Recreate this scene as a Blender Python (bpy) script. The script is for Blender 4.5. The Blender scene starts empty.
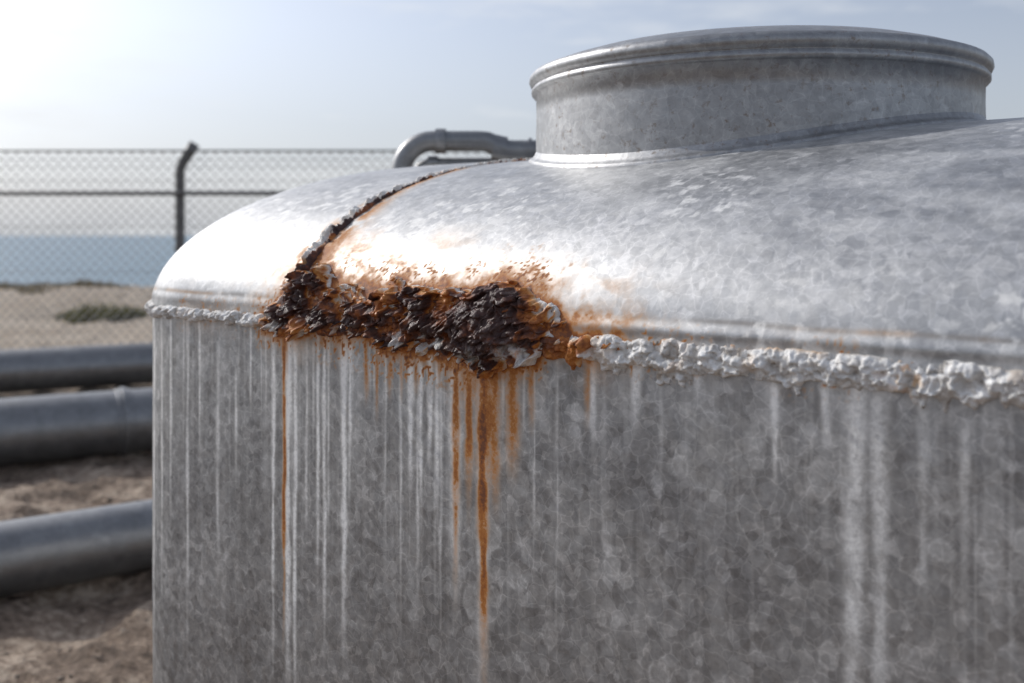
import bpy, math, numpy as np
from mathutils import Vector
rng=np.random.default_rng(7)
scene=bpy.context.scene
D=bpy.data
# ------------------------------------------------------------ numpy noise
def _h(ix,iy,iz,seed):
    with np.errstate(over='ignore'):
        n=(ix.astype(np.int64)*374761393+iy.astype(np.int64)*668265263+iz.astype(np.int64)*1440662683+seed*974634777)&0xffffffff
        n=((n^(n>>13))*1274126177)&0xffffffff
        n=((n^(n>>16))*2246822519)&0xffffffff
        n=n^(n>>13)
    return (n&0xffffff)/float(0xffffff)
def vn(x,y,z=0.0,seed=0):
    x,y,z=np.broadcast_arrays(np.asarray(x,float),np.asarray(y,float),np.asarray(z,float))
    ix=np.floor(x);iy=np.floor(y);iz=np.floor(z)
    fx=x-ix;fy=y-iy;fz=z-iz
    fx=fx*fx*(3-2*fx);fy=fy*fy*(3-2*fy);fz=fz*fz*(3-2*fz)
    ix=ix.astype(np.int64);iy=iy.astype(np.int64);iz=iz.astype(np.int64)
    r=0
    for a in (0,1):
        for b in (0,1):
            for c in (0,1):
                w=(fx if a else 1-fx)*(fy if b else 1-fy)*(fz if c else 1-fz)
                r=r+w*_h(ix+a,iy+b,iz+c,seed)
    return r
def fbm(x,y,z=0.0,o=4,seed=0):
    r=0;a=.5;t=0
    for i in range(o):
        r=r+a*vn(np.asarray(x)*2**i,np.asarray(y)*2**i,np.asarray(z)*2**i,seed+i*17);t+=a;a*=.5
    return r/t
def worley(x,y,seed=0,full=False):
    ix=np.floor(x).astype(np.int64);iy=np.floor(y).astype(np.int64)
    f1=np.full(x.shape,9.);f2=np.full(x.shape,9.);idv=np.zeros(x.shape);dx=np.zeros(x.shape);dy=np.zeros(x.shape);id2=np.zeros(x.shape);id3=np.zeros(x.shape)
    zz=np.zeros_like(ix)
    for a in (-1,0,1):
        for b in (-1,0,1):
            cx=ix+a;cy=iy+b
            px=cx+_h(cx,cy,zz,seed);py=cy+_h(cx,cy,zz,seed+1)
            d=np.hypot(px-x,py-y);rid=_h(cx,cy,zz,seed+2)
            m=d<f1
            f2=np.where(m,f1,np.minimum(f2,d));idv=np.where(m,rid,idv)
            if full:
                dx=np.where(m,x-px,dx);dy=np.where(m,y-py,dy);id2=np.where(m,_h(cx,cy,zz,seed+3),id2);id3=np.where(m,_h(cx,cy,zz,seed+4),id3)
            f1=np.where(m,d,f1)
    if full: return f1,f2,idv,dx*(id2-.5)*2+dy*(id3-.5)*2
    return f1,f2,idv
def sst(a,b,x):
    t=np.clip((x-a)/(b-a),0,1);return t*t*(3-2*t)
def blur(h,k=1):
    for _ in range(k):
        p=np.pad(h,1,mode='edge')
        h=(p[1:-1,1:-1]*4+2*(p[:-2,1:-1]+p[2:,1:-1]+p[1:-1,:-2]+p[1:-1,2:])+p[:-2,:-2]+p[2:,:-2]+p[:-2,2:]+p[2:,2:])/16
    return h
# ------------------------------------------------------------ mesh helpers
def new_mesh(name,verts,faces,mat=None,smooth=True,parent=None,cols=None):
    me=D.meshes.new(name)
    verts=np.asarray(verts,np.float32).reshape(-1,3)
    if isinstance(faces,np.ndarray):
        n=faces.shape[1]
        me.vertices.add(len(verts));me.vertices.foreach_set('co',verts.ravel())
        me.loops.add(faces.size);me.loops.foreach_set('vertex_index',faces.astype(np.int32).ravel())
        me.polygons.add(len(faces));me.polygons.foreach_set('loop_start',np.arange(0,faces.size,n,dtype=np.int32))
        me.update(calc_edges=True)
    else:
        me.from_pydata([tuple(map(float,v)) for v in verts],[],faces)
    me.validate()
    if smooth: me.polygons.foreach_set('use_smooth',[True]*len(me.polygons))
    if cols is not None:
        at=me.color_attributes.new('mask','FLOAT_COLOR','POINT')
        c=np.ones((len(verts),4),np.float32);c[:,:3]=cols
        at.data.foreach_set('color',c.ravel())
    me.update()
    ob=D.objects.new(name,me);scene.collection.objects.link(ob)
    if mat: me.materials.append(mat)
    if parent: ob.parent=parent
    return ob
def grid_faces(nr,nc,wrap=False):
    i=np.arange(nr-1)[:,None]; j=np.arange(nc if wrap else nc-1)[None,:]
    j2=(j+1)%nc
    f=np.stack([i*nc+j,i*nc+j2,(i+1)*nc+j2,(i+1)*nc+j],-1)
    return f.reshape(-1,4)
def empty(name,loc=(0,0,0),rz=0):
    e=D.objects.new(name,None);scene.collection.objects.link(e);e.location=loc;e.rotation_euler[2]=rz;e.empty_display_size=.2
    return e
def tube(path,r,n=16,cap=True):
    P=[Vector(p) for p in path];V=[];F=[]
    rs=r if hasattr(r,'__len__') else [r]*len(P)
    up=None
    for i,p in enumerate(P):
        t=(P[min(i+1,len(P)-1)]-P[max(i-1,0)]).normalized()
        if up is None:
            up=Vector((0,0,1)) if abs(t.z)<.9 else Vector((0,1,0))
        a=(up-t*up.dot(t)).normalized();b=t.cross(a);up=a
        for k in range(n):
            an=2*math.pi*k/n
            V.append(p+a*math.cos(an)*rs[i]+b*math.sin(an)*rs[i])
    for i in range(len(P)-1):
        for k in range(n):
            F.append((i*n+k,i*n+(k+1)%n,(i+1)*n+(k+1)%n,(i+1)*n+k))
    if cap:
        F.append(tuple(range(n-1,-1,-1)));F.append(tuple((len(P)-1)*n+k for k in range(n)))
    return V,F
def joinp(parts):
    V=[];F=[]
    for v,f in parts:
        o=len(V);V+=list(v);F+=[tuple(i+o for i in q) for q in f]
    return V,F
# ------------------------------------------------------------ node helper
class NT:
    def __init__(s,nt): s.nt=nt;nt.nodes.clear()
    def n(s,t,**k):
        nd=s.nt.nodes.new(t)
        for a,b in k.items():
            if a=='i':
                for kk,vv in b.items():
                    if hasattr(vv,'is_output') : s.nt.links.new(vv,nd.inputs[kk])
                    else: nd.inputs[kk].default_value=vv
            else: setattr(nd,a,b)
        return nd
    def math(s,op,a,b=0.0,c=None,clamp=False):
        nd=s.n('ShaderNodeMath',operation=op,use_clamp=clamp,i={0:a,1:b})
        if c is not None:
            if hasattr(c,'is_output'): s.nt.links.new(c,nd.inputs[2])
            else: nd.inputs[2].default_value=c
        return nd.outputs[0]
    def mix(s,f,a,b,blend='MIX'):
        nd=s.n('ShaderNodeMix',data_type='RGBA',blend_type=blend)
        for k,v in ((0,f),(6,a),(7,b)):
            if hasattr(v,'is_output'): s.nt.links.new(v,nd.inputs[k])
            else: nd.inputs[k].default_value=(v if k==0 or len(v)==4 else (*v,1))
        return nd.outputs[2]
    def ramp(s,f,pts):
        nd=s.n('ShaderNodeValToRGB',i={0:f});cr=nd.color_ramp
        while len(cr.elements)<len(pts): cr.elements.new(.5)
        for e,(p,c) in zip(cr.elements,pts):
            e.position=p;e.color=(c,c,c,1) if not hasattr(c,'__len__') else (*c,1)
        return nd.outputs[0]
    def mr(s,v,a,b,c,d):
        return s.n('ShaderNodeMapRange',clamp=True,i={0:v,1:a,2:b,3:c,4:d}).outputs[0]
    def noise(s,vec,sc,det=4,rough=.55,dist=0.0):
        return s.n('ShaderNodeTexNoise',i={'Vector':vec,'Scale':sc,'Detail':det,'Roughness':rough,'Distortion':dist})
    def map(s,vec,sc=(1,1,1),loc=(0,0,0),rot=(0,0,0)):
        return s.n('ShaderNodeMapping',i={0:vec,1:loc,2:rot,3:sc}).outputs[0]
def mat(name):
    m=D.materials.new(name);m.use_nodes=True;return m,NT(m.node_tree)
def finish(N,col,rough,metal=0.0,normal=None,**kw):
    b=N.n('ShaderNodeBsdfPrincipled',i={'Base Color':col if hasattr(col,'is_output') else (*col,1),'Roughness':rough,'Metallic':metal})
    if normal is not None: N.nt.links.new(normal,b.inputs['Normal'])
    for k,v in kw.items(): b.inputs[k.replace('_',' ')].default_value=v
    o=N.n('ShaderNodeOutputMaterial');N.nt.links.new(b.outputs[0],o.inputs[0]);return b
def bump(N,h,strength,dist):
    return N.n('ShaderNodeBump',i={'Strength':strength,'Distance':dist,'Height':h}).outputs[0]

# ------------------------------------------------------------ materials
def galv(name,masked=True,spots=0.0,tone=1.0,scale=1.0,contrast=1.0,rbase=0.0):
    m,N=mat(name)
    co=N.n('ShaderNodeTexCoord').outputs['Object']
    warp=N.noise(co,34*scale,2,.6)
    wv=N.n('ShaderNodeVectorMath',operation='SCALE',i={0:warp.outputs['Color'],3:.018/scale}).outputs[0]
    cw=N.n('ShaderNodeVectorMath',operation='ADD',i={0:co,1:wv}).outputs[0]
    v1=N.n('ShaderNodeTexVoronoi',i={'Vector':cw,'Scale':66*scale})
    s1=N.n('ShaderNodeSeparateColor',i={0:v1.outputs['Color']})
    sp,spb=s1.outputs[0],s1.outputs[1]
    ed=N.n('ShaderNodeTexVoronoi',feature='DISTANCE_TO_EDGE',i={'Vector':cw,'Scale':44*scale}).outputs[0]
    edl=N.mr(ed,.0,.05,1,0)
    big=N.noise(co,5*scale,3,.62).outputs[0]
    mid=N.noise(co,48*scale,5,.74).outputs[0]
    a=N.math('MULTIPLY',sp,.22)
    a=N.math('MULTIPLY_ADD',N.mr(big,.3,.7,0,1),.17,a)
    a=N.math('MULTIPLY_ADD',N.mr(mid,.32,.68,0,1),.32,a)
    a=N.math('MULTIPLY_ADD',edl,.15,a)
    a=N.math('ADD',a,.055)
    a=N.math('MULTIPLY_ADD',a,contrast,.42*(1-contrast))
    if masked:
        # the lid sheet gets a lighter, less mottled base colour than the side sheet
        zz=N.n('ShaderNodeSeparateXYZ',i={0:co}).outputs[2]
        lid=N.mr(zz,1.34,1.42,0,1)
        a=N.math('ADD',N.math('MULTIPLY',a,N.mr(lid,0,1,1,.60)),N.math('MULTIPLY',lid,.27))
    col=N.ramp(a,[(0.18,tuple(tone*c for c in(.235,.237,.243))),(.48,tuple(tone*c for c in(.40,.405,.41))),(.80,tuple(tone*c for c in(.68,.68,.68)))])
    rough=N.mr(N.math('MULTIPLY_ADD',spb,.5,a),.2,1.2,.40+rbase,.60+rbase)
    metal=.83
    hb=N.noise(co,60*scale,1,.6).outputs[0]
    hgt=N.math('MULTIPLY_ADD',sp,.12,hb)
    if spots>0:
        sn=N.noise(co,75,4,.7).outputs[0]
        sf=N.math('MULTIPLY',N.mr(sn,.57,.67,0,1),N.mr(big,.36,.60,.1,spots))
        col=N.mix(sf,col,(.19,.145,.11))
        metal=N.math('SUBTRACT',.83,N.math('MULTIPLY',sf,.6));
    if masked:
        at=N.n('ShaderNodeAttribute',attribute_name='mask')
        s=N.n('ShaderNodeSeparateColor',i={0:at.outputs['Color']})
        R,G,B=s.outputs[0],s.outputs[1],s.outputs[2]
        rn=N.noise(co,140,3,.7).outputs[0]
        Rf=N.math('MULTIPLY',R,N.mr(rn,.25,.6,.55,1.25),clamp=True)
        Gf=N.math('MULTIPLY',G,N.mr(rn,.3,.62,.6,1.4),clamp=True)
        Bf=N.math('MULTIPLY',B,N.mr(mid,.3,.6,.6,1.1),clamp=True)
        col=N.mix(Bf,col,(.13,.11,.09))
        col=N.mix(Gf,col,(.90,.895,.87))
        rc=N.ramp(Rf,[(0,(.62,.38,.17)),(.35,(.55,.24,.055)),(.7,(.36,.115,.020)),(1,(.17,.055,.02))])
        col=N.mix(N.mr(Rf,0,.5,0,1),col,rc)
        t=N.math('MAXIMUM',N.math('MULTIPLY',Gf,.95),N.math('MAXIMUM',N.mr(Rf,0,.4,0,1),N.math('MULTIPLY',Bf,.7)))
        metal=N.math('MULTIPLY',N.math('SUBTRACT',1.0,t),.83)
        rough=N.math('MULTIPLY_ADD',t,.15,rough)
    finish(N,col,rough,metal,bump(N,hgt,.09,.004))
    return m
M_tank=galv('galvanized_steel_weathered')
M_collar=galv('galvanized_steel_collar',masked=False,spots=.75,tone=.92,contrast=.6,rbase=-.04)
M_pipe=galv('steel_pipe_grey',masked=False,spots=.15,tone=.72,scale=.3,contrast=.45,rbase=-.06)

m,N=mat('salt_corroded_weld');M_weld=m
co=N.n('ShaderNodeTexCoord').outputs['Object']
s=N.n('ShaderNodeSeparateColor',i={0:N.n('ShaderNodeAttribute',attribute_name='mask').outputs['Color']})
R,G,B=s.outputs[0],s.outputs[1],s.outputs[2]
n1=N.noise(co,90,4,.7).outputs[0];n2=N.noise(co,380,2,.7).outputs[0];n3=N.noise(co,30,2,.6).outputs[0]
wc=N.ramp(n1,[(.30,(.44,.415,.385)),(.44,(.70,.685,.66)),(.60,(.86,.855,.84))])
Bf=N.math('MULTIPLY',B,N.mr(n1,.3,.6,.5,1.1),clamp=True)
wc=N.mix(Bf,wc,(.24,.195,.15))
Rf=N.math('MULTIPLY',R,N.mr(n3,.3,.6,.7,1.2),clamp=True)
v=N.math('ADD',N.math('MULTIPLY',N.math('SUBTRACT',n1,.5),.75),Rf)
rc=N.ramp(v,[(.15,(.66,.40,.17)),(.36,(.54,.20,.04)),(.56,(.29,.088,.022)),(.76,(.105,.038,.024)),(1,(.050,.022,.018))])
col=N.mix(N.mr(Rf,.08,.3,0,1),wc,rc)
col=N.mix(N.math('MULTIPLY',G,N.mr(n1,.35,.55,.3,1)),col,(.84,.82,.78))
rgh=N.mr(n1,.38,.60,.20,.58)
rgh=N.math('MULTIPLY_ADD',N.math('SUBTRACT',1.0,Rf),.34,rgh)
finish(N,col,rgh,0.0,bump(N,N.math('MULTIPLY_ADD',n2,.5,n1),.6,.004),Specular_IOR_Level=.45)

# ------------------------------------------------------------ TANK
CS,CV=-.37,1.9; HS,HV=1.67,.8; RC=.30; ZS=1.35; A=.8; Bn=.19
SC=CS-HS+RC
ang=math.atan2(-.631,.776)
cx=CS*math.cos(ang)-CV*math.sin(ang); cy=CS*math.sin(ang)+CV*math.cos(ang)
tank=empty('galvanized_storage_tank',(cx,cy,0),ang)
OFF=np.array([CS,CV,0.])
def Hf(s): return .322+.022*sst(-1.5,-.55,s)
TH=np.linspace(0,math.pi/2,2000)
AL=np.concatenate([[0],np.cumsum(np.hypot(np.diff(A*np.cos(TH)),np.diff(.335*np.sin(TH))))])
def t2th(t): return np.interp(t,AL,TH)
def lip(t,s=0.):
    return (.0040*np.exp(-((t-.030)/.0085)**2)+.003*sst(.034,.0,t))*(.35+.65*sst(-1.4,-.7,s))
fr=np.concatenate([np.arange(SC,-.2,.0022),np.arange(-.2,CS+HS-RC,.02)])
al_f=(fr-CS)/(HS-RC)
ph=np.linspace(0,math.pi/2,110)[1:-1]
phr=np.linspace(0,math.pi/2,24)[1:-1]
types=[]
for a_ in al_f: types.append((0,a_))
for p_ in phr: types.append((1,p_))
for a_ in np.linspace(-1,1,40): types.append((2,a_))
for p_ in phr: types.append((3,math.pi/2-p_))
for a_ in np.linspace(1,-1,80): types.append((4,a_))
for p_ in phr: types.append((5,p_))
for a_ in np.linspace(1,-1,60): types.append((6,a_))
for p_ in ph[::-1]: types.append((7,p_))
ty=np.array([t_[0] for t_ in types]);pa=np.array([t_[1] for t_ in types])
def ring(w):
    Hs=HS-Bn*w; Hv=HV*(1-w) ; rs=RC; rv=Hv*(.375+.6*w)
    x=np.zeros(len(ty));y=np.zeros(len(ty))
    for k in range(8):
        q=ty==k;p=pa[q]
        if k==0: X=p*(Hs-rs);Y=0*p-Hv
        if k==1: X=Hs-rs+rs*np.sin(p);Y=-(Hv-rv)-rv*np.cos(p)
        if k==2: X=0*p+Hs;Y=p*(Hv-rv)
        if k==3: X=Hs-rs+rs*np.sin(p);Y=Hv-rv+rv*np.cos(p)
        if k==4: X=p*(Hs-rs);Y=0*p+Hv
        if k==5: X=-(Hs-rs)-rs*np.sin(p);Y=Hv-rv+rv*np.cos(p)
        if k==6: X=0*p-Hs;Y=p*(Hv-rv)
        if k==7: X=-(Hs-rs)-rs*np.sin(p);Y=-(Hv-rv)-rv*np.cos(p)
        x[q]=X;y[q]=Y
    return x,y
bx,by=ring(0.0)
dxy=np.hypot(np.diff(bx,append=bx[0]),np.diff(by,append=by[0]))
qq=SC+np.concatenate([[0],np.cumsum(dxy)[:-1]])
tot=dxy.sum(); left=(ty==7)|(ty==6); qq=np.where(left,qq-tot,qq)
ts=np.concatenate([np.arange(0,.16,.0024),.16+np.cumsum(np.linspace(.003,.014,200))])
ts=ts[ts<AL[-1]-.01];ts=np.append(ts,AL[-1])
tw=np.concatenate([np.arange(-.8,0,.003),[-.0005]]);tw=np.concatenate([np.arange(-1.31,-.8,.03),tw])
V=[];Q=[];Tt=[]
tx=np.roll(bx,-1)-np.roll(bx,1);tyv=np.roll(by,-1)-np.roll(by,1);L=np.hypot(tx,tyv)+1e-9
onx=tyv/L;ony=-tx/L
for t in tw:
    wob=.0035*(fbm(qq*2.2,t*2.6,0,3,5)-.5)*min(1,-t/.1)
    V.append(np.stack([bx+onx*wob,by+ony*wob,np.full_like(bx,ZS+t)],-1));Q.append(qq);Tt.append(np.full_like(qq,t))
for t in ts:
    th=float(t2th(t));w=1-math.cos(th);x,y=ring(w)
    s=x+CS
    z=ZS+Hf(s)*math.sin(th)
    l=lip(t,s)+.004*(fbm(s*3,np.full_like(s,t*4),0,3,9)-.5)*min(1,t/.1)
    l=l+.003*sst(-1.385,-1.395,s)*min(1,t/.05)
    V.append(np.stack([x+onx*l*math.cos(th),y+ony*l*math.cos(th),z+l*math.sin(th)],-1));Q.append(qq);Tt.append(np.full_like(qq,t))
V=np.array(V);Q=np.array(Q);Tt=np.array(Tt)
nr,nc=V.shape[:2]
S=V[...,0]+CS
front=(V[...,1]<0)
cs_=np.array([-1.50,-1.455,-1.41,-1.385,-1.34,-1.28,-1.23,-1.16,-1.10,-1.03,-.985,-.95,-.90,-.86,-.825,-.79,-.76,-.72,-.66])
cu_=np.array([-.03, .008,.060,.100,.110,.065,.060,.075,.078,.068,.080,.085,.082,.070,.055,.020,.020,.016,-.03])
cl_=np.array([-.03, .010,.018,.020,.016,.006,.008,.022,.026,.028,.040,.054,.034,.022,.000,-.008,.006,-.006,-.03])
def crust_m(s,t):
    up=np.interp(s,cs_,cu_);lo=np.interp(s,cs_,cl_)
    nu=(fbm(s*45,t*45,3.3,4,31)-.5)*.08; nl=(fbm(s*60,t*60,7.3,4,37)-.5)*.045
    return np.minimum(up+nu-t, t+lo+nl)
cm=crust_m(Q,Tt)
Rk=np.zeros_like(Q);Gk=np.zeros_like(Q);Bk=np.zeros_like(Q)
near=(Q>-1.75)&(Q<-.4)&front
hn=fbm(Q*28,Tt*28,0,5,51)
halo=np.where(cm>0,1,np.exp(cm/.015))*sst(.22,.6,hn+.25*np.clip(cm/.03+1,0,1))
Rk=np.where(near&(Tt<.4),halo*.85,0)
mist=np.exp(-((S+1.24)/.17)**2)*sst(.23,.05,Tt)*sst(.44,.72,fbm(S*22,Tt*30,2,5,57))
mist+=np.exp(-((S+.86)/.11)**2)*sst(.15,.04,Tt)*sst(.46,.74,fbm(S*30,Tt*34,2,5,58))
mist+=.45*np.exp(-((S+.76)/.08)**2)*np.exp(-((Tt-.040)/.014)**2)*sst(.40,.65,fbm(S*60,Tt*64,5,5,59))
Rk=np.maximum(Rk,np.where(near&(Tt>0),mist*.8,0))
spk=sst(.68,.75,vn(Q*260,Tt*260,0,61))*sst(-.075,-.005,cm)*sst(.40,.6,fbm(Q*14,Tt*14,0,2,62))
Rk=np.maximum(Rk,np.where(near&(Tt<.3),spk*.9,0))
dt=(S+1.39)
wd=.010+.026*sst(.45,.0,Tt)
hal=np.exp(-(np.where(dt>0,dt/2.0,dt)/wd)**2)*sst(.33,.6,fbm(S*40,Tt*22,1,4,63))*sst(.85,.25,Tt)
Rk=np.maximum(Rk,np.where((Tt>0)&front,hal*.8,0))
Bk=np.maximum(Bk,np.where((Tt>0),np.exp(-((dt-.013)/.005)**2)*.5,0))
lg=np.exp(-((Tt-.043-.004*(vn(Q*9,0,0,64)-.5))/.0036)**2)
Bk=np.maximum(Bk,lg*.6*sst(.2,.55,fbm(Q*8,0,0,3,65)))
Rk=np.maximum(Rk,lg*.14*sst(.45,.62,fbm(Q*11,0,0,3,66)))
under=np.exp(-np.abs(Tt)/.020)*sst(.38,.62,fbm(Q*30,Tt*18,0,4,67))
Bk=np.maximum(Bk,under*.4)
Rk=np.maximum(Rk,under*.18*sst(.5,.65,fbm(Q*9,3,0,3,68)))
st=[(-1.405,.006,.0,.62,'r',.75),(-1.395,.010,.0,.75,'w',1.),(-1.375,.006,.0,.80,'w',1.),(-1.435,.005,0,.7,'w',.9),
(-1.345,.005,0,.45,'w',.7),(-1.315,.005,0,.5,'w',.95),(-1.298,.005,0,.62,'w',.95),(-1.25,.009,0,.62,'w',1.),(-1.235,.005,0,.33,'w',1.),(-1.17,.005,.01,.16,'r',.45),
(-1.095,.007,.02,.30,'w',.9),(-1.075,.005,.02,.36,'w',.95),(-1.055,.006,.02,.24,'w',1.),(-1.04,.005,.02,.33,'w',.8),
(-1.003,.008,.02,.42,'r',.6),(-1.003,.013,.02,.48,'w',.9),(-.975,.009,.02,.30,'r',.68),(-.948,.0095,.02,.56,'r',.95),(-.940,.024,.02,.26,'r',.62),
(-.95,.015,.02,.64,'w',.65),(-.925,.010,.02,.28,'r',.6),(-.895,.013,.01,.22,'r',.55),(-.91,.003,.01,.10,'w',.7),(-.86,.006,0,.14,'r',.45),(-.965,.055,.01,.13,'r',.42),
(-.765,.006,0,.12,'r',.4),(-.755,.006,0,.16,'w',.7),(-.69,.013,0,.11,'w',.75),(-.60,.006,0,.06,'w',.8),(-.50,.005,.02,.16,'w',.9),
(-.437,.006,0,.11,'w',.8),(-.404,.012,.0,.5,'w',.70),(-.378,.010,.02,.5,'w',.55),(-.33,.007,0,.3,'w',.4),(-.29,.006,.04,.28,'w',.5),(-.335,.004,.0,.06,'w',.8),
(-1.86,.008,0,.8,'w',.7),(-1.80,.006,0,.7,'w',.6),(-1.76,.005,0,.5,'w',.7),(-1.70,.006,0,.75,'w',.6),(-1.66,.005,0,.3,'w',.8),(-1.60,.006,.05,.6,'w',.55),(-1.545,.005,.1,.35,'w',.8),(-1.50,.004,0,.2,'w',.8)]
for i in range(100):
    s0=rng.uniform(-2.1,-.15) if i<50 else rng.uniform(-1.5,-.85)
    st.append((s0,rng.uniform(.0015,.005),rng.choice([0,0,.03]),rng.uniform(.06,.6)**1.2,'w',rng.uniform(.15,.6)*(1 if s0<-.8 else .45)))
for i in range(10):
    st.append((rng.uniform(-1.42,-.82),rng.uniform(.003,.008),.01,rng.uniform(.04,.14),'r',rng.uniform(.3,.5)))
for i in range(10):
    st.append((rng.uniform(-2,-.9),rng.uniform(.012,.03),0,rng.uniform(.3,.8),'w',rng.uniform(.06,.16)))
wr=Tt[:,0]<0; y_=-Tt[wr]
q_=Q[wr]
Rw=Rk[wr];Gw=Gk[wr]
for k,(s0,wd,a0,ln,kd,stg) in enumerate(st):
    cols_=np.where(np.abs(qq-s0)<wd*4+.01)[0]
    if len(cols_)==0: continue
    qs=q_[:,cols_];ys=y_[:,cols_]
    c=s0+.004*(vn(ys*9,k*3.1,0,71)-.5)+.0015*(vn(ys*50,k*1.7,0,72)-.5)
    wv=wd*(.65+.7*vn(ys*22,k*5.3,0,73))*(1-.35*np.clip(ys/ln,0,1))
    prof=np.exp(-np.abs((qs-c)/wv)**2.6)
    lnn=ln
    fade=sst(a0-.01,a0+.012,ys)*sst(lnn,lnn*.45,ys)
    br=.55+.45*sst(.25,.6,fbm(ys*26,qs*90,k*2.2,3,74))
    a=prof*fade*br*stg
    if kd=='r': Rw[:,cols_]=np.maximum(Rw[:,cols_],a)
    else: Gw[:,cols_]=np.maximum(Gw[:,cols_],a)
for k in range(110):
    s0=rng.uniform(-1.0,-.15);y0=rng.uniform(.06,.45);ra=rng.uniform(.004,.017);ea=rng.uniform(.8,1.5)
    cols_=np.where(np.abs(qq-s0)<ra*1.6)[0]
    if len(cols_)==0: continue
    qs=q_[:,cols_];ys=y_[:,cols_]
    d=np.hypot((qs-s0),(ys-y0)/ea)/ra*(1+.3*(vn(qs*120,ys*120,k,75)-.5))
    a=(.20*sst(1.,.85,d)+.25*np.exp(-((d-.93)/.1)**2))*rng.uniform(.3,1)
    Gw[:,cols_]=np.maximum(Gw[:,cols_],a)
Gw=np.maximum(Gw,.16*sst(.52,.8,fbm(q_*110,y_*3,0,3,76))*sst(.75,.0,y_))
Bw=Bk[wr];Bw=np.maximum(Bw,.22*sst(.50,.70,fbm(q_*44,y_*30,0,5,77)))
Rk[wr]=Rw;Gk[wr]=Gw;Bk[wr]=Bw
up_=~wr
Gk[up_]=np.maximum(Gk[up_],.18*sst(.48,.72,fbm(S[up_]*9,Tt[up_]*16,0,6,78)))
Gk[up_]=np.maximum(Gk[up_],.40*sst(.60,.68,fbm(S[up_]*60,Tt[up_]*70,0,4,79))*sst(.4,.65,fbm(S[up_]*6,Tt[up_]*6,5,3,80)))
cols=np.stack([np.clip(Rk,0,1),np.clip(Gk,0,1),np.clip(Bk,0,1)],-1).reshape(-1,3)
F=grid_faces(nr,nc,wrap=True)
shell=new_mesh('shell',V.reshape(-1,3),F,M_tank,parent=tank,cols=cols)

def on_front(s,t):
    th=t2th(np.maximum(t,0));z=ZS+np.where(t>0,Hf(s)*np.sin(th),t);v=CV-A*np.cos(th)
    nz=np.where(t>0,np.sin(th)/.335,0);nv=-np.cos(th)/A
    l=np.hypot(nz,nv);nz=nz/l;nv=nv/l
    return np.stack([s,v,z],-1)-OFF, np.stack([0*s,nv,nz],-1)
# ---- weld bead round the tank
p=np.arange(-2.9,1.0,.0018);w=np.linspace(-.040,.030,48)
Pg,Wg=np.meshgrid(p,w,indexing='ij')
an=np.clip((SC-Pg)/RC,0,math.pi/2);ov=np.maximum(SC-Pg-RC*math.pi/2,0)
px=np.where(Pg>=SC,Pg,SC-RC*np.sin(an));py=np.where(Pg>=SC,CV-HV,CV-HV+RC-RC*np.cos(an)+ov)
nxn=-np.sin(an);nyn=-np.cos(an)
c0=.004*(fbm(Pg*22,0*Pg,0,3,81)-.5)*2
hw=.0125*(.62+.85*fbm(Pg*30,0*Pg+2,0,4,82))+.006*sst(-1.3,-.6,Pg)
hw=hw+.020*np.maximum(0,-np.sign(Wg))*sst(.44,.72,fbm(Pg*34,0*Pg+4,0,4,87))*sst(-1.6,-.7,Pg)
e=np.clip(1-np.abs((Wg-c0)/hw)**2.2,0,1)
b1=fbm(Pg*70,Wg*80,0,5,83)
f1,f2,idv=worley(Pg*110+2.8*b1,Wg*125+2.8*b1,84)
lump=np.clip(.85*sst(.25,.75,b1)+.40*idv*sst(0,.8,f2-f1),0,1.15)
hgt=-.003+e**.5*(.006+.012*lump)+(fbm(Pg*210,Wg*210,0,4,86)-.5)*.010*np.minimum(1,e*4)
Wp=Wg+ (fbm(Pg*110,Wg*110,5,3,88)-.5)*.010*np.minimum(1,e*3)-.15*hgt
X=np.stack([px+nxn*hgt-CS,py+nyn*hgt-CV,ZS+Wp],-1)
rst=sst(-1.50,-1.44,Pg)*sst(-.70,-.86,Pg)*sst(.36,.56,fbm(Pg*35,Wg*35,0,4,89)+.10)
rst=np.maximum(rst*.7,.11*sst(.54,.72,fbm(Pg*40,Wg*60,0,4,90)))
rst=np.maximum(rst,.20*np.exp(-((Pg+.345)/.022)**2)*sst(.46,.62,fbm(Pg*90,Wg*90,0,3,98)))
rst=np.maximum(rst,.30*np.exp(-((Wg-.021)/.005)**2)*sst(.4,.6,fbm(Pg*20,0*Pg,0,3,91)))
gr=.60*sst(.44,.25,b1)+.28*sst(.52,.70,fbm(Pg*50,Wg*50,0,3,92))+.7*sst(.28,.0,e)
cc=np.stack([rst,np.zeros_like(rst),np.clip(gr,0,1)],-1).reshape(-1,3)
new_mesh('weld_bead',X.reshape(-1,3),grid_faces(*Pg.shape)[:,::-1].copy(),M_weld,parent=tank,cols=cc)
# ---- transverse weld over the lid
t=np.arange(.02,AL[-1],.0020);w=np.linspace(-.028,.028,42)
Tg,Wg=np.meshgrid(t,w,indexing='ij')
sg=-1.39+Wg+.005*(fbm(Tg*25,0*Tg,0,3,93)-.5)
pos,nor=on_front(sg,Tg)
big=sst(.60,.05,Tg)
hw=(.008+.012*big)*(.5+.9*fbm(Tg*40,Wg*20,0,4,94))
e=np.clip(1-np.abs(Wg/hw)**2,0,1)*sst(.0,.05,Tg)
b1=fbm(Tg*65,Wg*65,0,4,95)
groove=np.exp(-((Wg-.004)/.0025)**2)
hgt=-.003+e**.5*(.005+.002*big+(.004+.010*big)*sst(.3,.7,b1))+(fbm(Tg*180,Wg*180,0,4,96)-.5)*.008*np.minimum(1,e*4)-.005*groove*e
X=pos+nor*hgt[...,None]
rr=sst(.003,.007,Wg+.010*(fbm(Tg*50,Wg*50,0,3,97)-.5)*2)
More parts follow.
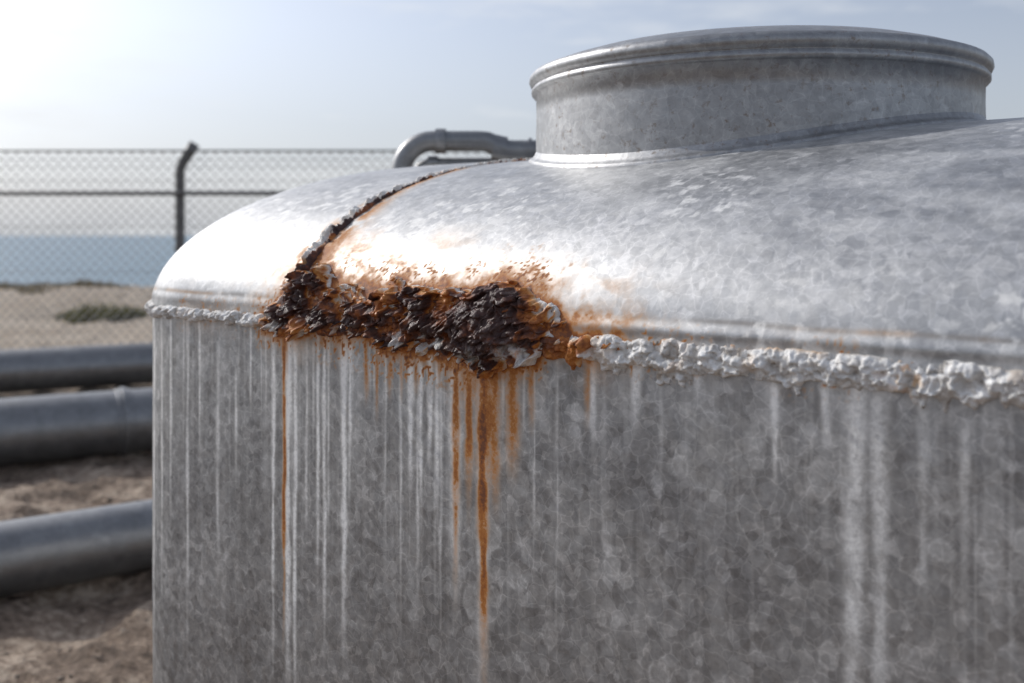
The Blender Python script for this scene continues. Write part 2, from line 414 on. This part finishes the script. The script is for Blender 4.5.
rst=rr*.85*sst(.95,.5,Tg)+sst(.12,.07,Tg)*.8+.10
rst=rst*(.55+.9*sst(.35,.6,fbm(Tg*45,Wg*60,3,3,99)))
cc=np.stack([np.clip(rst,0,1),.85*(1-rr)*sst(.10,.15,Tg),.5*sst(.42,.25,b1)],-1).reshape(-1,3)
new_mesh('transverse_weld',X.reshape(-1,3),grid_faces(*Tg.shape),M_weld,parent=tank,cols=cc)
# ---- rust crust : chunky wet flakes
s=np.arange(-1.51,-.66,.0011);t=np.arange(-.085,.15,.0011)
Sg,Tg=np.meshgrid(s,t,indexing='ij')
wx=(fbm(Sg*36,Tg*36,0,3,101)-.5)*.024;wy=(fbm(Sg*36,Tg*36,9,3,102)-.5)*.024
cm=crust_m(Sg,Tg)
f1,f2,idv,tl1=worley((Sg+wx)*34,(Tg+wy)*54,103,True)
g1,g2,gid,tl2=worley((Sg+wy)*78,(Tg+wx)*125,204,True)
bulge=np.exp(-(((Sg+.935)/.072)**2+((Tg-.022)/.050)**2)**1.4)
bul2=np.exp(-(((Sg+1.375)/.045)**2+((Tg-.045)/.05)**2))*.4
bul3=np.exp(-(((Sg+1.10)/.07)**2+((Tg-.035)/.035)**2))*.35
ed=np.clip(cm/.010,0,1)**.5
nb=1-.60*bulge
h=ed*(.003+(.022*idv**1.3+.018*tl1)*nb+(.009*gid+.012*tl2)*(1-.45*bulge))+ed*(.044*bulge+.014*bul2+.016*bul3)
h=h-ed*.007*sst(.14,.0,g2-g1)
layer=.0075;ph_=Tg*.30+(fbm(Sg*11,Tg*24,0,4,106)-.5)*.06
hh=h+ph_;fr_=hh/layer-np.floor(hh/layer)
h=np.where(ed>0,h+(sst(.62,.9,fr_)-fr_)*layer*1.0*np.clip(bulge*1.5+.30,0,1),h)
holes=sst(.56,.66,fbm(Sg*40,Tg*50,4,3,107))*(1-bulge)
h=h-holes*.016*ed
h=np.where(cm<=0,-.004,np.maximum(h,-.002*(1+ed))-.001+(fbm(Sg*230,Tg*230,0,4,108)-.5)*.0040*ed)
h=blur(h,1)
pos,nor=on_front(Sg,Tg)
side=(fbm(Sg*60,Tg*60,2,3,109)-.5)*.014*ed
pos[...,0]+=side;pos[...,2]+=(fbm(Sg*60,Tg*60,6,3,110)-.5)*.012*ed-h*.34
X=pos+nor*h[...,None]
dark=.42+.48*sst(.002,.012,h)+.25*bulge-.38*sst(.47,.64,fbm(Sg*20,Tg*20,8,4,111))*(1-bulge*.9)-.22*holes
dark=np.where(cm<.010,dark*.5,dark)
wht=sst(.60,.68,fbm(Sg*50,Tg*50,12,3,112))*sst(.02,-.008,Tg)*.95*(1-bulge*.8)
wht=np.maximum(wht,.9*sst(.60,.68,fbm(Sg*60,Tg*60,15,3,113))*np.exp(-((Sg+1.42)/.03)**2))
cc=np.stack([np.clip(dark,0,1),wht,0*wht],-1).reshape(-1,3)
new_mesh('rust_crust',X.reshape(-1,3),grid_faces(*Sg.shape),M_weld,True,parent=tank,cols=cc)

# ---- hatch collar
def domez(s,v):
    c=np.clip(np.abs(v-CV)/A,0,1);return ZS+Hf(s)*np.sqrt(1-c*c)
HC=np.array([-.893,1.852]);n=256;fi=np.arange(n)*2*math.pi/n
def lathe(name,prof,matl,saddle=None):
    rows=[]
    for i,(r,z) in enumerate(prof):
        x=HC[0]+r*np.cos(fi);y=HC[1]+r*np.sin(fi)
        zz=np.full(n,z) if not saddle else domez(x,y)+z
        rows.append(np.stack([x-CS,y-CV,zz],-1))
    return new_mesh(name,np.array(rows).reshape(-1,3),grid_faces(len(prof),n,True),matl,parent=tank)
k=.013
lathe('manhole_collar',[(.427,1.55),(.427,1.60),(.427,1.65),(.4275,1.70),(.4265,1.74),(.427,1.764+k),(.4325,1.7655+k),(.4365,1.770+k),(.4365,1.776+k),(.4325,1.7805+k),(.4325,1.7825+k),(.4375,1.785+k),(.4412,1.793+k),(.4400,1.801+k),(.434,1.8075+k),(.424,1.811+k),(.40,1.820+k),(.36,1.832+k),(.28,1.844+k),(.15,1.851+k),(.001,1.855+k)],M_collar)
lathe('collar_flange',[(.443,-.012),(.442,.002),(.439,.005),(.434,.006),(.430,.011),(.427,.018),(.422,.024)],M_collar,saddle=True)

# ---- vent pipe behind the tank
def arcpts(c,a,b,r,n=10):
    c=Vector(c);a=Vector(a);b=Vector(b)
    return [c+(a*math.sin(x)+b*(1-math.cos(x)))*r for x in np.linspace(0,math.pi/2,n)]
vy=3.02;R=.031
path=[(-.335,vy,0.0),(-.335,vy,1.0),(-.335,vy,1.66)]
path+=[tuple(v) for v in arcpts((-.335,vy,1.69),(0,0,1),(1,0,0),.095)]
path+=[(-.10,vy,1.785)]
path+=[(-.075,vy,1.783),(-.05,vy,1.772),(-.03,vy,1.760),(0,vy,1.757),(.45,vy,1.757)]
path+=[tuple(v) for v in arcpts((.45,vy,1.757),(1,0,0),(0,0,-1),.08)]+[(.53,vy,1.60)]
parts=[tube(path,R,20)]
for a,b in (((-.335,vy,1.60),(-.335,vy,1.635)),):
    parts.append(tube([a,b],R+.008,20))
for xa,xb in ((-.23,-.20),(-.055,-.02),(.05,.06)):
    z=1.785 if xa<-.1 else (1.768 if xa<0 else 1.757)
    parts.append(tube([(xa,vy,z),(xb,vy,z-(.008 if -.1<xa<0 else 0))],R+.007,20))
parts.append(tube([(-.29,vy+.03,1.55),(-.29,vy+.03,1.68),(-.28,vy+.03,1.71),(-.255,vy+.03,1.722),(.5,vy+.03,1.722)],.015,14))
parts.append(tube([(-.255,vy+.03,1.722),(-.225,vy+.03,1.722)],.021,14))
Vv,Ff=joinp(parts);ob=new_mesh('vent_pipe',Vv,Ff,M_pipe)
md=ob.modifiers.new('es','EDGE_SPLIT');md.split_angle=math.radians(40)

# ------------------------------------------------------------ pipes on the ground
def gpipe(p0,p1,r,collars,seed):
    d=(Vector(p1)-Vector(p0)).normalized();o=Vector(p0)
    L0,L1=-4.0,9.0
    parts=[tube([o+d*x for x in np.linspace(L0,L1,40)],r,40)]
    for c in collars:
        parts.append(tube([o+d*x for x in (c-.05,c-.045,c-.02,c-.015,c+.015,c+.02,c+.045,c+.05)],[r+.001,r+.008,r+.008,r+.02,r+.02,r+.008,r+.008,r+.001],40))
    ang=math.atan2(d.y,d.x)
    for c in (L0+1.0,L0+3.1,L0+6.2,L0+9):
        q=o+d*c;hx,hy=.10,.30
        cs,sn=math.cos(ang),math.sin(ang);B=[]
        for zz in (-.1,max(.05,o.z-r*.85)):
            for (a,b) in ((-hx,-hy),(hx,-hy),(hx,hy),(-hx,hy)):
                B.append((q.x+a*cs-b*sn,q.y+a*sn+b*cs,zz))
        parts.append((B,[(3,2,1,0),(4,5,6,7),(0,1,5,4),(1,2,6,5),(2,3,7,6),(3,0,4,7)]))
    Vv,Ff=joinp(parts);ob=new_mesh('steel_pipe',Vv,Ff,M_pipe)
    md=ob.modifiers.new('es','EDGE_SPLIT');md.split_angle=math.radians(35)
gpipe((-2.11,4.13,.165),(-1.60,4.49,.165),.150,[3.2],1)
gpipe((-3.29,6.43,.235),(-2.46,6.90,.235),.215,[.74,4.2],2)
gpipe((-4.73,9.23,.245),(-3.52,9.86,.245),.200,[-1.0,3.5],3)

# ------------------------------------------------------------ fence
fence=empty('chain_link_fence',(0,11,0))
m,N=mat('fence_wire_galvanized');finish(N,(.30,.30,.30),.5,.6);M_wire=m
m,N=mat('fence_post_steel');M_post=m
co=N.n('ShaderNodeTexCoord').outputs['Object'];nn=N.noise(co,12,3).outputs[0]
finish(N,N.ramp(nn,[(.3,(.10,.10,.10)),(.7,(.2,.195,.19))]),.5,.4)
x0,x1,z0,z1=-16.,12.,.03,2.43;step=.115
Vs=[];Fs=[]
Hh=z1-z0
def prism(a,b,r):
    a=Vector(a);b=Vector(b);d=(b-a).normalized();u=d.cross(Vector((0,1,0))).normalized();w=Vector((0,1,0));o=len(Vs)
    for p in (a,b):
        for k in range(4):
            q=math.pi/2*k;Vs.append(p+u*math.cos(q)*r+w*math.sin(q)*r)
    for k in range(4): Fs.append((o+k,o+(k+1)%4,o+4+(k+1)%4,o+4+k))
for i in range(int((x1-x0+Hh)/step)+1):
    xs=x0-Hh+i*step
    for sgn,yy in ((1,.003),(-1,-.003)):
        a=[xs,z0];b=[xs+Hh,z1]
        if a[0]<x0: a=[x0,z0+(x0-xs)]
        if b[0]>x1: b=[x1,z0+(x1-xs)]
        if b[0]-a[0]<.02: continue
        if sgn<0: a=[x0+x1-a[0],a[1]];b=[x0+x1-b[0],b[1]]
        prism((a[0],yy,a[1]),(b[0],yy,b[1]),.0042)
for zz in (.1,.6,1.1,1.6,2.1,2.25,2.33):
    prism((x0,-.008,zz),(x1,-.008,zz),.003)
new_mesh('wire_mesh',Vs,Fs,M_wire,False,fence)
parts=[]
for k in range(-3,4):
    X=-3.67+4.05*k
    parts.append(tube([(X,.05,-.1),(X,.05,1.5),(X,.05,2.22),(X+.03,.05,2.30),(X+.09,.05,2.40),(X+.165,.05,2.515)],[.052]*3+[.055,.06,.06],14))
Vv,Ff=joinp(parts);new_mesh('posts',Vv,Ff,M_post,parent=fence)
parts=[tube([(x0,.0,z),(x1,.0,z)],r,10) for z,r in ((1.965,.026),(2.43,.012),(.08,.02))]
Vv,Ff=joinp(parts);new_mesh('rails',Vv,Ff,M_post,parent=fence)

# ------------------------------------------------------------ ground
xs=np.concatenate([-np.geomspace(9,4000,60)[::-1],np.arange(-8.95,4,.05),np.geomspace(4.05,4000,60)])
ys=np.concatenate([-np.geomspace(.5,4000,40)[::-1],np.arange(0,2.4,.2),np.arange(2.4,12,.045),np.geomspace(12.05,60,260),np.geomspace(62,4500,30)])
Yg,Xg=np.meshgrid(ys,xs,indexing='ij')
def gz(X,Y):
    nearf=sst(60,20,np.abs(Y))*sst(80,30,np.abs(X))
    z=.10*(fbm(X*.5,Y*.5,0,3,121)-.5)+.09*(fbm(X*2.4,Y*2.4,0,5,122)-.5)+.085*(fbm(X*8,Y*8,0,4,127)-.5)*sst(14,10,Y)+.03*sst(.5,.7,fbm(X*5,Y*5,0,4,128))
    z=z*nearf
    dune=.30*np.exp(-(((X+12.5)/4.5)**2+((Y-22.5)/2.6)**2))+.22*sst(.5,.75,fbm(X*.16,Y*.3,0,4,123))*sst(14,19,Y)*sst(30,25,Y)
    z=z+dune
    slope=-.34*sst(27,36,Y)-2.2*sst(36,70,Y)
    return z*sst(60,36,Y)+slope
Zg=gz(Xg,Yg)
m,N=mat('sandy_soil');
co=N.n('ShaderNodeTexCoord').outputs['Object']
sx=N.n('ShaderNodeSeparateXYZ',i={0:co}).outputs[1]
n1=N.noise(co,3.,6,.68).outputs[0];n2=N.noise(co,26,4,.7).outputs[0];n3=N.noise(co,.5,2,.6).outputs[0]
soil=N.ramp(N.math('ADD',N.math('MULTIPLY',n1,.55),N.math('MULTIPLY',n2,.45)),[(.38,(.07,.048,.033)),(.5,(.22,.16,.115)),(.60,(.46,.37,.285))])
sand=N.ramp(N.math('ADD',N.math('MULTIPLY',n1,.6),N.math('MULTIPLY',n3,.4)),[(.35,(.34,.27,.20)),(.6,(.50,.42,.33))])
f=N.mr(N.math('ADD',sx,N.math('MULTIPLY',n3,5.)),10.5,14.5,0,1)
col=N.mix(f,soil,sand)
wet=N.mr(N.math('ADD',sx,N.math('MULTIPLY',n3,3.)),34.5,37,0,1)
col=N.mix(wet,col,(.16,.125,.095))
finish(N,col,.9,0.0,bump(N,n2,.9,.03))
ground=new_mesh('ground',np.stack([Xg,Yg,Zg],-1).reshape(-1,3),grid_faces(*Xg.shape),m)
ico_v=np.array([(0,0,1),(.89,0,.45),(.28,.85,.45),(-.72,.53,.45),(-.72,-.53,.45),(.28,-.85,.45),(.72,.53,-.45),(-.28,.85,-.45),(-.89,0,-.45),(-.28,-.85,-.45),(.72,-.53,-.45),(0,0,-1)])
ico_f=np.array([(0,1,2),(0,2,3),(0,3,4),(0,4,5),(0,5,1),(1,6,2),(2,7,3),(3,8,4),(4,9,5),(5,10,1),(6,7,2),(7,8,3),(8,9,4),(9,10,5),(10,6,1),(11,7,6),(11,8,7),(11,9,8),(11,10,9),(11,6,10)])
n=5200
gx=rng.uniform(-6.5,-.3,n);gy=rng.uniform(2.8,12,n);sz=.005+.013*rng.random(n)**3.0
Vv=ico_v[None]*(sz[:,None,None]*rng.uniform(.6,1.3,(n,12,1)))*np.stack([rng.uniform(.8,1.5,n),rng.uniform(.8,1.5,n),rng.uniform(.4,.8,n)],-1)[:,None,:]
Vv=Vv+np.stack([gx,gy,gz(gx,gy)+sz*.1],-1)[:,None,:]
Ff=(ico_f[None]+12*np.arange(n)[:,None,None]).reshape(-1,3)
m,N=mat('stone');co=N.n('ShaderNodeTexCoord').outputs['Object'];nn=N.noise(co,9,3).outputs[0]
finish(N,N.ramp(nn,[(.35,(.14,.105,.08)),(.65,(.36,.30,.24))]),.85)
new_mesh('gravel',Vv.reshape(-1,3),Ff,m,False)
# sea
sxs=np.concatenate([-np.geomspace(40,6000,40)[::-1],np.linspace(-38,38,60),np.geomspace(40,6000,40)])
sys_=np.concatenate([np.linspace(30,80,120),np.geomspace(81,9000,60)])
Y2,X2=np.meshgrid(sys_,sxs,indexing='ij')
Z2=-.30+.05*(fbm(X2*.15,Y2*.8,0,3,130)-.5)*sst(300,60,Y2)
m,N=mat('sea_water');co=N.n('ShaderNodeTexCoord').outputs['Object']
w1=N.noise(N.map(co,(.35,1.4,1)),.9,4,.6).outputs[0]
fo=N.noise(N.map(co,(.035,.32,1)),1.0,4,.65).outputs[0]
foam=N.mr(fo,.62,.69,0,.8)
finish(N,N.mix(foam,(.10,.19,.25),(.75,.78,.8)),N.mr(foam,0,1,.35,.8),0.0,bump(N,w1,.8,.3),Specular_IOR_Level=.22)
new_mesh('sea',np.stack([X2,Y2,Z2],-1).reshape(-1,3),grid_faces(*X2.shape),m)
def grass(name,clumps,colr):
    Vv=[];Ff=[]
    for (cx_,cy_,rx,ry,hh,cnt) in clumps:
        a=rng.uniform(0,6.28,cnt);rr=np.sqrt(rng.random(cnt));bx_=cx_+rx*rr*np.cos(a);by_=cy_+ry*rr*np.sin(a)
        bz=gz(bx_,by_)
        for i in range(cnt):
            h_=hh*rng.uniform(.4,1.)*(1-.5*rr[i]);ax=rng.uniform(0,6.28);l=h_*rng.uniform(.2,.8);w_=.012
            dx,dy=math.cos(ax),math.sin(ax);o=len(Vv)
            Vv+= [(bx_[i]-dy*w_,by_[i]+dx*w_,bz[i]-.02),(bx_[i]+dy*w_,by_[i]-dx*w_,bz[i]-.02),
                  (bx_[i]+dx*l*.4+dy*w_*.7,by_[i]+dy*l*.4-dx*w_*.7,bz[i]+h_*.65),(bx_[i]+dx*l*.4-dy*w_*.7,by_[i]+dy*l*.4+dx*w_*.7,bz[i]+h_*.65),(bx_[i]+dx*l,by_[i]+dy*l,bz[i]+h_)]
            Ff+=[(o,o+1,o+2,o+3),(o+3,o+2,o+4)]
    m,N=mat(name+'_blades');co=N.n('ShaderNodeTexCoord').outputs['Object'];nn=N.noise(co,2.5,3).outputs[0]
    finish(N,N.ramp(nn,[(.35,colr[0]),(.65,colr[1])]),.7)
    new_mesh(name,Vv,Ff,m,False)
grass('beach_grass',[(-7.3,17.6,.55,.4,.50,700),(-6.9,17.9,.35,.3,.32,350),(-7.9,18.0,.3,.3,.2,200)],((.12,.12,.045),(.26,.25,.10)))
cl=[(rng.uniform(-15,-9),rng.uniform(21,24.5),rng.uniform(.3,.8),.4,rng.uniform(.1,.22),260) for _ in range(16)]
cl+=[(rng.uniform(-12,14),rng.uniform(16,25),rng.uniform(.2,.5),.3,rng.uniform(.08,.18),120) for _ in range(14)]
grass('dry_beach_grass',cl,((.16,.13,.06),(.30,.24,.13)))

# ------------------------------------------------------------ sky & sun
EL=math.radians(35);AZ=math.radians(-58)
w=D.worlds.new('World');scene.world=w;w.use_nodes=True
N=NT(w.node_tree)
sky=N.n('ShaderNodeTexSky',sky_type='NISHITA',sun_disc=False,sun_elevation=EL,sun_rotation=AZ)
sky.air_density=1.0;sky.dust_density=2.9;sky.ozone_density=2.0
hs=N.n('ShaderNodeHueSaturation',i={'Saturation':.45,'Value':1.0,'Color':sky.outputs[0]}).outputs[0]
hs=N.mix(1.0,hs,(.96,1.0,1.09),'MULTIPLY')
co=N.n('ShaderNodeTexCoord').outputs['Generated']
# pale marine haze lying along the horizon, all the way round
ez=N.n('ShaderNodeSeparateXYZ',i={0:co}).outputs[2]
hz=N.mr(ez,-.02,.20,.75,0)
hs=N.mix(hz,hs,(4.9,5.2,5.6))
c1=N.noise(N.map(co,(2.2,2.2,12.),(0.4,.2,.1)),1.6,5,.62).outputs[0]
cf=N.mr(c1,.52,.72,0,.6)
c=N.mix(cf,hs,(6.2,6.35,6.5))
bg=N.n('ShaderNodeBackground',i={0:c,1:.138});o=N.n('ShaderNodeOutputWorld');N.nt.links.new(bg.outputs[0],o.inputs[0])
sl=D.lights.new('sun','SUN');sl.energy=2.2;sl.angle=math.radians(.6);sl.color=(1,.955,.89)
so=D.objects.new('sun',sl);scene.collection.objects.link(so)
dirv=Vector((math.sin(AZ)*math.cos(EL),math.cos(AZ)*math.cos(EL),math.sin(EL)))
so.rotation_euler=dirv.to_track_quat('Z','Y').to_euler();so.location=dirv*30
# ------------------------------------------------------------ camera
cd=D.cameras.new('camera');cam=D.objects.new('camera',cd);scene.collection.objects.link(cam)
cam.location=(0,0,1.5);cam.rotation_euler=(math.radians(90),0,0)
cd.lens=35.16;cd.sensor_width=36;cd.shift_y=-106/1024;cd.clip_start=.05;cd.clip_end=20000
cd.dof.use_dof=True;cd.dof.focus_distance=1.48;cd.dof.aperture_fstop=3.3
scene.camera=cam
scene.view_settings.view_transform='Standard';scene.view_settings.look='None';scene.view_settings.exposure=0;scene.view_settings.gamma=1
